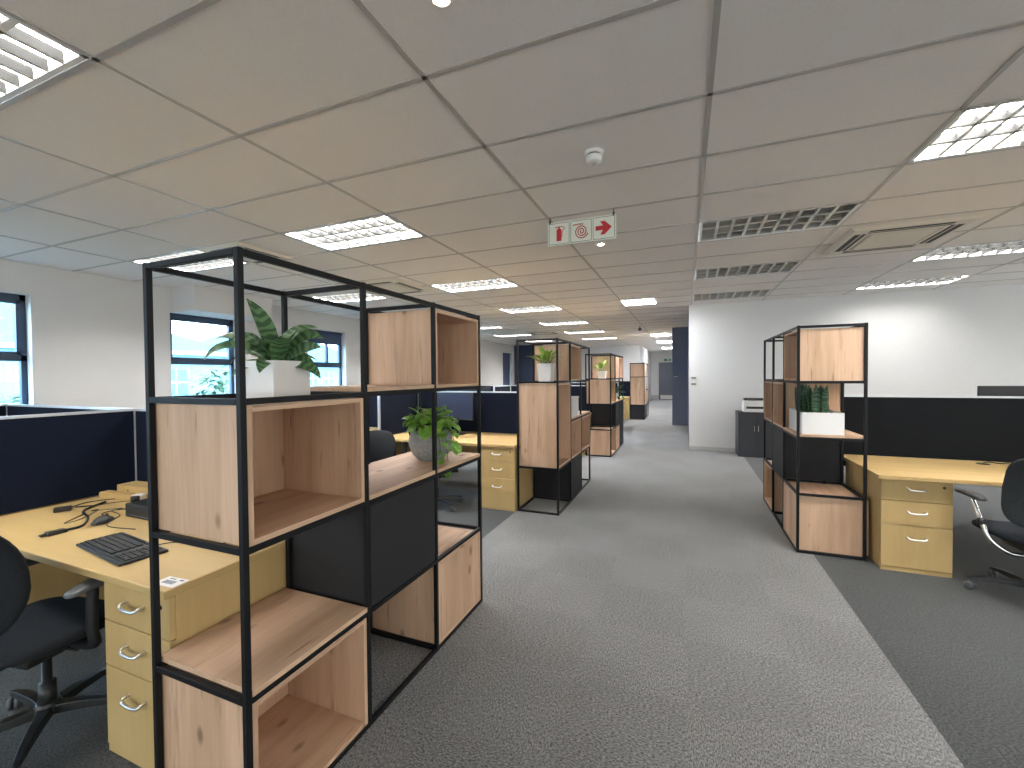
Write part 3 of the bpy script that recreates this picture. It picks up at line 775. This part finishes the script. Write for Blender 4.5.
# keyboard
t = thing('keyboard', 'black keyboard on the nearest left desk', 'keyboard', (-2.275, 1.085, DH), R(-7))
m = MB(); m.box((-.225, -.08, .0005), (.225, .075, .012)); kb = m.build('body', plast, t, bevel=.006)
m = MB(); m.box((-.225, -.092, .0005), (.225, -.078, .010)); m.build('palm_edge', plast, t, bevel=.005)
m = MB()
for r_ in range(5):
    n = 15
    for c in range(n):
        if r_ == 0 and 4 <= c <= 9:
            if c == 4: m.box((-.21 + c * .019, -.066, .012), (-.21 + 10 * .019 - .003, -.052, .017))
            continue
        x0 = -.21 + c * .019; y0 = -.066 + r_ * .0225
        m.box((x0, y0, .012), (x0 + .016, y0 + .0185, .017))
    for c in range(4):
        x0 = .10 + c * .026 + .012; m.box((x0, -.066 + r_ * .0225, .012), (x0 + .021, -.0475 + r_ * .0225, .017))
for c in range(14): m.box((-.21 + c * .029, .052, .012), (-.21 + c * .029 + .023, .062, .0155))
m.build('keys', key_m, t)
m = MB(); m.tube(catmull([(.10, .075, .006), (.14, .14, .004), (.30, .17, .004), (.36, .30, .004)], 6), .002, 6); m.build('cable', plast, t)
# mouse
t = thing('computer_mouse', 'black mouse lying behind the keyboard', 'mouse', (-2.79, 1.245, DH), R(35))
P = MB(); rows = []
for i in range(9):
    a = i / 8; y = -.056 + .112 * a; wdt = .031 * (max(0, 1 - (2 * a - 1) ** 4)) ** .5 + .003; hh = .034 * (max(0, sin(pi * (.12 + .8 * a)))) + .002
    rows.append([(wdt * cos(q * pi / 10), y, hh * sin(q * pi / 10) + .001) for q in range(11)])
P.grid(rows, False); P.build('shell', plast, t)
m = MB(); m.lathe([(0, -.004), (.009, -.004), (.009, .004), (0, .004)], (0, .03, .027), 14, axis='x'); m.build('wheel', plast, t)
m = MB(); m.tube(catmull([(0, .056, .006), (-.03, .10, .004), (-.10, .16, .003), (-.05, .24, .003), (.08, .25, .003)], 6), .002, 6); m.build('cable', plast, t)
# thick display lead with plug
t = thing('display_cable', 'thick black cable with a plug on the nearest left desk', 'cable', (-2.66, 1.03, DH))
m = MB(); m.tube(catmull([(-.135, .07, .008), (-.145, .14, .007), (-.28, .22, .006), (-.46, .28, .006), (-.56, .42, .006)], 6), .006, 8); m.build('lead', plast, t)
m = MB(); m.box((-.155, .005, .001), (-.115, .075, .017)); m.box((-.147, -.018, .004), (-.123, .005, .014)); m.build('plug', plast, t, bevel=.003)
# loose cords
def cord(label, pts, r=.0022):
    m = MB(); m.tube(catmull(pts, 7), r, 6); tag(m.build('loose_cable', plast, None), label, 'cable', 'loose cords on the nearest desk')
z = DH + .003
cord('thin cord looping beside the mouse on the nearest desk', [(-3.05, 1.28, z), (-2.95, 1.16, z), (-2.88, 1.20, z + .02), (-2.95, 1.30, z + .03), (-3.08, 1.33, z), (-2.98, 1.42, z)])
cord('thin cord tangled in front of the black box', [(-3.2, 1.40, z), (-3.02, 1.48, z + .02), (-2.88, 1.42, z + .01), (-2.98, 1.37, z), (-2.84, 1.34, z), (-2.70, 1.22, z), (-2.50, 1.24, z)])
cord('thin cord arching over the black box', [(-2.9, 1.50, z), (-2.86, 1.52, z + .10), (-2.70, 1.50, z + .14), (-2.55, 1.46, z + .10), (-2.42, 1.44, z + .09)], .004)
cord('cord running back along the side screen', [(-3.27, 1.30, z), (-3.32, 1.42, z), (-3.2, 1.55, z), (-3.05, 1.50, z), (-2.92, 1.46, z)], .003)
t = thing('black_box', 'flat black electronics box on the nearest left desk', 'device', (-2.62, 1.47, DH))
B(((-.17, -.13, .002), (.17, .13, .072))).build('case', plast, t, bevel=.005)
B(((-.16, -.1315, .012), (.16, -.130, .016))).build('seam', plast_g, t)
t = thing('wooden_block', 'upper beech block lying by the side screen of the nearest desk', 'wooden block', (-3.09, 1.64, DH), R(4))
m = MB(); m.box((-.26, -.055, .0), (.26, .055, .07), 'x'); m.build('block', beech, t, bevel=.003); B(((-.16, -.056, .035), (-.15, -.0548, .045))).build('screw', vent_m, t)
t = thing('wooden_strip', 'low beech strip in front of the beech block', 'wooden block', (-3.22, 1.545, DH), R(6))
m = MB(); m.box((-.18, -.028, .0), (.18, .028, .035), 'x'); m.build('strip', beech, t, bevel=.003)
t = thing('power_adapter', 'black power brick by the side screen of the nearest desk', 'adapter', (-3.24, 1.27, DH), R(60))
B(((-.035, -.02, .001), (.035, .02, .026))).build('case', plast, t, bevel=.004); m = MB(); m.tube([(.05, 0, .015), (.08, 0, .012), (.13, .02, .004)], .004, 6); m.build('lead', plast, t)
t = thing('plug_adapter', 'white plug adapter beside the black box', 'adapter', (-3.02, 1.52, DH), R(30))
B(((-.03, -.025, .001), (.03, .025, .055))).build('case', white_p, t, bevel=.008); B(((-.02, -.026, .02), (-.008, -.0248, .03))).build('slot', vent_m, t)
m = MB(); m.lathe([(0, 0), (.022, 0), (.022, .03), (0, .03)], (0, -.03, .02), 14); m.build('plug', plast, t)
t = thing('label_sticker', 'white label with printed bars on the desk corner by the shelving', 'sticker', (-1.735, .965, DH), R(4))
B(((-.052, -.03, .0), (.052, .03, .0008))).build('paper', paper, t)
m = MB()
for k in range(14): m.box((-.032 + k * .004, -.014, .0008), (-.032 + k * .004 + (.0028 if k % 3 else .0014), .008, .0011))
m.box((-.03, .016, .0008), (.0, .021, .0011)); m.box((.02, .014, .0008), (.04, .022, .0011)); m.build('printed_bars', bar_ink, t)
t = thing('cable_grommet', 'black cable grommet on the right desk', 'grommet', (2.22, 4.60, DH))
m = MB(); m.lathe([(0, .004), (.035, .006), (.042, .0005), (0, .0005)], seg=20); m.build('ring', plast, t)
m = MB(); m.tube(catmull([(0, 0, .008), (.05, .04, .012), (.12, .03, .006), (.2, .10, .004)], 6), .004, 6); m.build('lead', plast, t)
# dark cabinet with a printer by the back wall
cab_m = mat('cabinet_grey', (.045, .048, .056), .55)
t = thing('low_cabinet', 'dark grey low cabinet against the back wall', 'cabinet', (1.14, 8.66, 0))
B(((-.28, -.22, 0), (.28, .22, .78))).build('body', cab_m, t, bevel=.003)
for e in (-1, 1):
    d = B(((e * .14 - .136, -.235, .05), (e * .14 + .136, -.2205, .76))).build('door', cab_m, t, bevel=.002); B(((e * .03 - .004, -.247, .45), (e * .03 + .004, -.2355, .55))).build('handle', steel, d)
t = thing('printer', 'small white printer on the dark grey cabinet', 'printer', (1.12, 8.63, .7805))
B(((-.17, -.15, 0), (.17, .15, .20))).build('body', white_p, t, bevel=.012)
B(((-.13, -.152, .06), (.13, -.149, .10))).build('paper_slot', vent_m, t)
B(((-.15, -.02, .2005), (.15, .12, .24))).build('paper_tray', plast, t, bevel=.01)
B(((-.10, -.16, .205), (.0, -.05, .225))).build('control_panel', plast, t, bevel=.004)

# ------------------------------------------------------------------ plants
def leaf(m, base, az, el, L_, w, bend, fold=.35, n=9, tip=1.6, basew=.25, twist=0., t0=0.):
    """a folded blade that starts at elevation el and bends over by `bend`"""
    p = Vector(base); rows = []; st = L_ / n
    for i in range(n + 1):
        a = i / n; e = el - bend * a ** 1.3
        d = Vector((cos(az) * cos(e), sin(az) * cos(e), sin(e)))
        side = Vector((-sin(az), cos(az), 0)); nrm = side.cross(d) * -1
        side = side * cos(t0 + twist * a) + nrm * sin(t0 + twist * a)
        wd = w / 2 * max(.02, (basew + (1 - basew) * sin(min(1, a / .55) * pi / 2)) * (1 - max(0, (a - .45) / .55) ** tip))
        rows.append([p + side * (wd * s_) + nrm * (fold * wd * abs(s_)) for s_ in (-1, -.55, 0, .55, 1)])
        p = p + d * st
    ou = random.random() * 9
    m.grid(rows, uvf=lambda i, j: (ou + j * .08, ou + i / n))
def planter_box(t, sx, sy, h, mt=ceram, th=.008, taper=0):
    m = MB()
    def ring(kx, z): return [(-sx / 2 * kx, -sy / 2 * kx, z), (sx / 2 * kx, -sy / 2 * kx, z), (sx / 2 * kx, sy / 2 * kx, z), (-sx / 2 * kx, sy / 2 * kx, z)]
    k0 = 1 - taper
    inn = 1 - 2 * th / min(sx, sy)
    P = [ring(.01, 0), ring(k0, 0), ring(1, h), ring(inn, h), ring(inn * (1 - taper * .2), h - .02), ring(.01, h - .02)]
    m.grid(P, True, sm=False); m.build('planter', mt, t)
    m = MB(); ns = 9; g = [[(-sx / 2 * inn * .98 + sx * inn * .98 * i / ns, -sy / 2 * inn * .98 + sy * inn * .98 * j / ns, h - .016 + random.uniform(-.002, .004)) for i in range(ns + 1)] for j in range(ns + 1)]
    m.grid(g); m.build('soil', soil, t)
# 1: banded rosette plant on the near unit
zt1 = LV[3] - TB - .004
t = thing('potted_plant', 'rosette plant with banded strappy leaves in a square white planter', 'potted plant', (-1.475, 1.205, zt1 + .001))
planter_box(t, .165, .165, .148)
m = MB(); b0 = (0, 0, .128)
def toward(dx, dy): return math.atan2(dy, dx)
specs = [  # azimuth (deg, world), elevation, length, width, bend
    (225, 84, .29, .066, .55), (200, 58, .30, .056, 1.5), (245, 52, .28, .050, 2.1), (60, 80, .25, .066, 2.0), (25, 45, .19, .070, .9), (51, 87, .25, .060, 1.7),
    (75, 35, .18, .056, 1.2), (40, 30, .15, .050, 1.7), (300, 25, .17, .046, 1.6), (330, 55, .20, .06, 1.0), (120, 60, .24, .06, 1.1),
    (150, 40, .24, .055, 1.5), (180, 38, .30, .05, 1.6), (0, 66, .20, .06, .7), (90, 70, .22, .06, .8), (270, 66, .18, .056, .9), (20, 12, .19, .045, 1.3), (230, 15, .16, .045, 1.4)]
for az, el, L_, w, be in specs: leaf(m, (b0[0] + .012 * cos(R(az)), b0[1] + .012 * sin(R(az)), b0[2]), R(az), R(el), L_ * .95, w * 1.12, be, .25, 12, 2.4, .36, random.uniform(-.3, .3), .8 * sin(R(az) - R(-39)))
m.build('foliage', leaf_fern, t)
# 2: pothos in a rounded grey pot
t = thing('potted_plant', 'green trailing pothos in a round grey pot', 'potted plant', (-1.405, 2.175, LV[2] + TB + .0195))
m = MB(); m.lathe([(0, 0), (.075, 0), (.105, .03), (.127, .08), (.130, .115), (.118, .155), (.100, .178), (.092, .178), (.105, .15), (.0, .15)], seg=12, sm=False); m.build('pot', conc, t)
m = MB(); m.lathe([(0, .168), (.05, .166), (.101, .158), (0, .15)], seg=20); m.build('soil', soil, t)
m = MB(); st = MB()
random.seed(21)
def heart(mm, p, az, el, L_): leaf(mm, p, az, el, L_, L_ * .78, random.uniform(.6, 1.7), .22, 7, 1.9, .62, random.uniform(-.5, .5))
for k in range(78):
    a = random.uniform(0, 2 * pi); rr = .085 * math.sqrt(random.random()); hgt = random.uniform(.02, .125) * (1.1 - rr / .13)
    p0 = Vector((rr * .5 * cos(a), rr * .5 * sin(a), .165)); p1 = Vector((rr * 1.35 * cos(a), rr * 1.35 * sin(a), .165 + hgt))
    st.tube(catmull([p0, (p0 + p1) / 2 + Vector((0, 0, .015)), p1], 3), .0016, 5, cap=False)
    heart(m, p1, a + random.uniform(-.6, .6), random.uniform(-.2, 1.0), random.uniform(.065, .105))
for a0, ln in ((R(-22), .21), (R(-38), .16), (R(5), .10)):
    pts = [Vector((.08 * cos(a0), .08 * sin(a0), .18)), Vector((.135 * cos(a0), .135 * sin(a0), .17)), Vector((.155 * cos(a0), .155 * sin(a0), .10)), Vector((.15 * cos(a0 + .1), .15 * sin(a0 + .1), .18 - ln))]
    c = catmull(pts, 5); st.tube(c, .0017, 5, cap=False)
    for q in range(3, len(c), 3): heart(m, c[q], a0 + random.choice((-1, 1)) * random.uniform(.3, 1.3), random.uniform(-.9, .1), random.uniform(.05, .075))
st.build('stems', leaf_dark, t); m.build('foliage', leaf_poth, t)
# 3: lily in a tall tapered white planter on the second unit
def leafy(label, loc, sx, h, n, mt, L0, seed, taper=.18, el=(20, 80), wr=.32):
    random.seed(seed)
    t = thing('potted_plant', label, 'potted plant', loc); planter_box(t, sx, sx, h, taper=taper)
    m = MB(); s_ = MB()
    for k in range(n):
        a = random.uniform(0, 2 * pi); e = R(random.uniform(*el)); ln = random.uniform(.4, 1) * L0
        p0 = Vector((.02 * cos(a), .02 * sin(a), h - .02)); p1 = p0 + Vector((cos(a) * cos(e), sin(a) * cos(e), sin(e))) * ln * .6
        s_.tube([p0, p1], .002, 5, cap=False); leaf(m, p1, a, e - .1, ln * .7, ln * wr, random.uniform(.4, 1.3), .3, 6, 1.5, .4)
    s_.build('stems', leaf_dark, t); m.build('foliage', mt, t)
leafy('bright leafy plant in a tapered white planter on the second shelving unit', (-1.42, 4.52, LV[3] - TB - .003), .165, .215, 46, leaf_lily, .19, 5, .22)
leafy('small leafy plant in a white planter on the third shelving unit', (-1.42, 7.95, LV[3] - TB - .003), .15, .16, 26, leaf_lily, .20, 9, .25)
leafy('dark trailing plant on the third shelving unit, behind its boxes', (-1.34, 8.95, LV[2] + TB + .0195), .14, .12, 40, leaf_dark, .22, 3, .1, (-40, 70))
# 4: snake plants in a trough
t = thing('potted_plant', 'dark upright snake plants in a long white trough', 'potted plant', (1.02, 4.33, LV[2] + TB + .0195))
planter_box(t, .285, .46, .175)
random.seed(4)
m = MB()
for k in range(26):
    px, py = random.uniform(-.115, .06), random.uniform(-.19, .17)
    leaf(m, (px, py, .165), random.uniform(0, 2 * pi), R(random.uniform(80, 89)), random.uniform(.19, .245), random.uniform(.05, .068), random.uniform(.0, .10), .5, 8, 1.7, .6, random.uniform(-.5, .5))
m.build('foliage', leaf_snake, t)
# white storage box on the second unit
t = thing('storage_box', 'white box on the middle tier of the second shelving unit', 'box', (-1.345, 5.03, LV[2] + TB + .0195))
B(((-.13, -.15, 0), (.13, .15, .215))).build('body', white_p, t, bevel=.004)
B(((-.134, -.154, .216), (.134, .154, .236))).build('lid', white_p, t, bevel=.003)

# things on far desks
t = thing('paper_tray', 'white paper tray on the far left desks', 'paper tray', (-3.9, 8.72, 1.2505))
B(((-.16, -.02, 0), (.16, .02, .05))).build('tray', paper, t)
bpy.data.objects.remove(t.children[0]); bpy.data.objects.remove(t)
# roller blind at the window with the cross bar
def blind(label, yc, drop):
    t = thing('roller_blind', label, 'blind', (XL - .10, yc, ZH), 0, 'roller blinds')
    m = MB(); m.tube([(0, -.50, -.03), (0, .50, -.03)], .022, 12); m.build('roll', blind_m, t)
    B(((-.004, -.49, -drop), (.000, .49, -.03))).build('fabric', blind_m, t); B(((-.008, -.49, -drop - .015), (.004, .49, -drop))).build('bottom_bar', winf, t)
blind('dark blue roller blind partly lowered in the third window', 6.945, .26)
blind('dark blue roller blind fully lowered in the farthest window', 16.825, 1.42)

# ------------------------------------------------------------------ outside the windows
struct('ground_outside', B(((-90, -60, -4.1), (-7.6, 90, -4.0))), ground_m)
def house(label, x0, x1, y0, y1, ze, zr, ov=.6):
    t = thing('neighbour_house', label, 'building', ((x0 + x1) / 2, (y0 + y1) / 2, -4.0), 0, 'houses outside the windows')
    hx, hy = (x1 - x0) / 2, (y1 - y0) / 2; e = ze + 4; r_ = zr + 4
    B(((-hx, -hy, 0), (hx, hy, e))).build('walls', bwall, t)
    m = MB(); rx, ry = hx + ov, hy + ov; q = max(.2, hy - hx)
    c = [(-rx, -ry, e), (rx, -ry, e), (rx, ry, e), (-rx, ry, e)]; a, b = (0, -q, r_), (0, q, r_)
    m.face([c[1], c[2], b, a]); m.face([c[3], c[0], a, b]); m.face([c[0], c[1], a]); m.face([c[2], c[3], b]); m.face(c[::-1]); m.build('roof', broof, t)
    B(((-rx, -ry, e - .18), (rx, ry, e - .002))).build('eaves', white_p, t)
    for zz in (e - 2.3, e - 5.2):
        k = -hy + 1.2
        while k < hy - 1.6:
            w = B(((hx - .05, k, zz), (hx + .03, k + 1.1, zz + 1.3))).build('window', bwin, t)
            B(((hx + .03, k + .52, zz), (hx + .05, k + .58, zz + 1.3)), ((hx + .03, k, zz + .62), (hx + .05, k + 1.1, zz + .68))).build('window_bars', paper, w)
            k += 2.4
house('pale house with a hipped roof outside the second window', -36, -25, 3, 17.2, 2.9, 5.6)
house('pale house with a hipped roof outside the first window', -44, -33, -14, 1, 4.0, 7.0)
house('pale house outside the third window', -52, -40, 26, 48, 3.0, 6.5)
def tree(label, x, y, h, s):
    random.seed(s)
    t = thing('tree', label, 'tree', (x, y, -4)); m = MB(); m.tube([(0, 0, 0), (.05, .02, h * .4), (.0, .1, h * .75)], [.14, .1, .05], 8); m.build('trunk', bark, t)
    m = MB()
    for k in range(420):
        u = Vector((random.gauss(0, 1), random.gauss(0, 1), random.gauss(0, 1))).normalized() * random.random() ** .4
        p = Vector((u.x * 1.1, u.y * 1.1, h * .68 + u.z * h * .3)); leaf(m, p, random.uniform(0, 6.28), random.uniform(-.8, .8), .38, .2, .5, .2, 3)
    m.build('crown', treeleaf, t)
tree('young tree outside the second window', -19.5, 13.0, 6.2, 2)
tree('tree outside the first window', -20, 6.6, 5.2, 3)
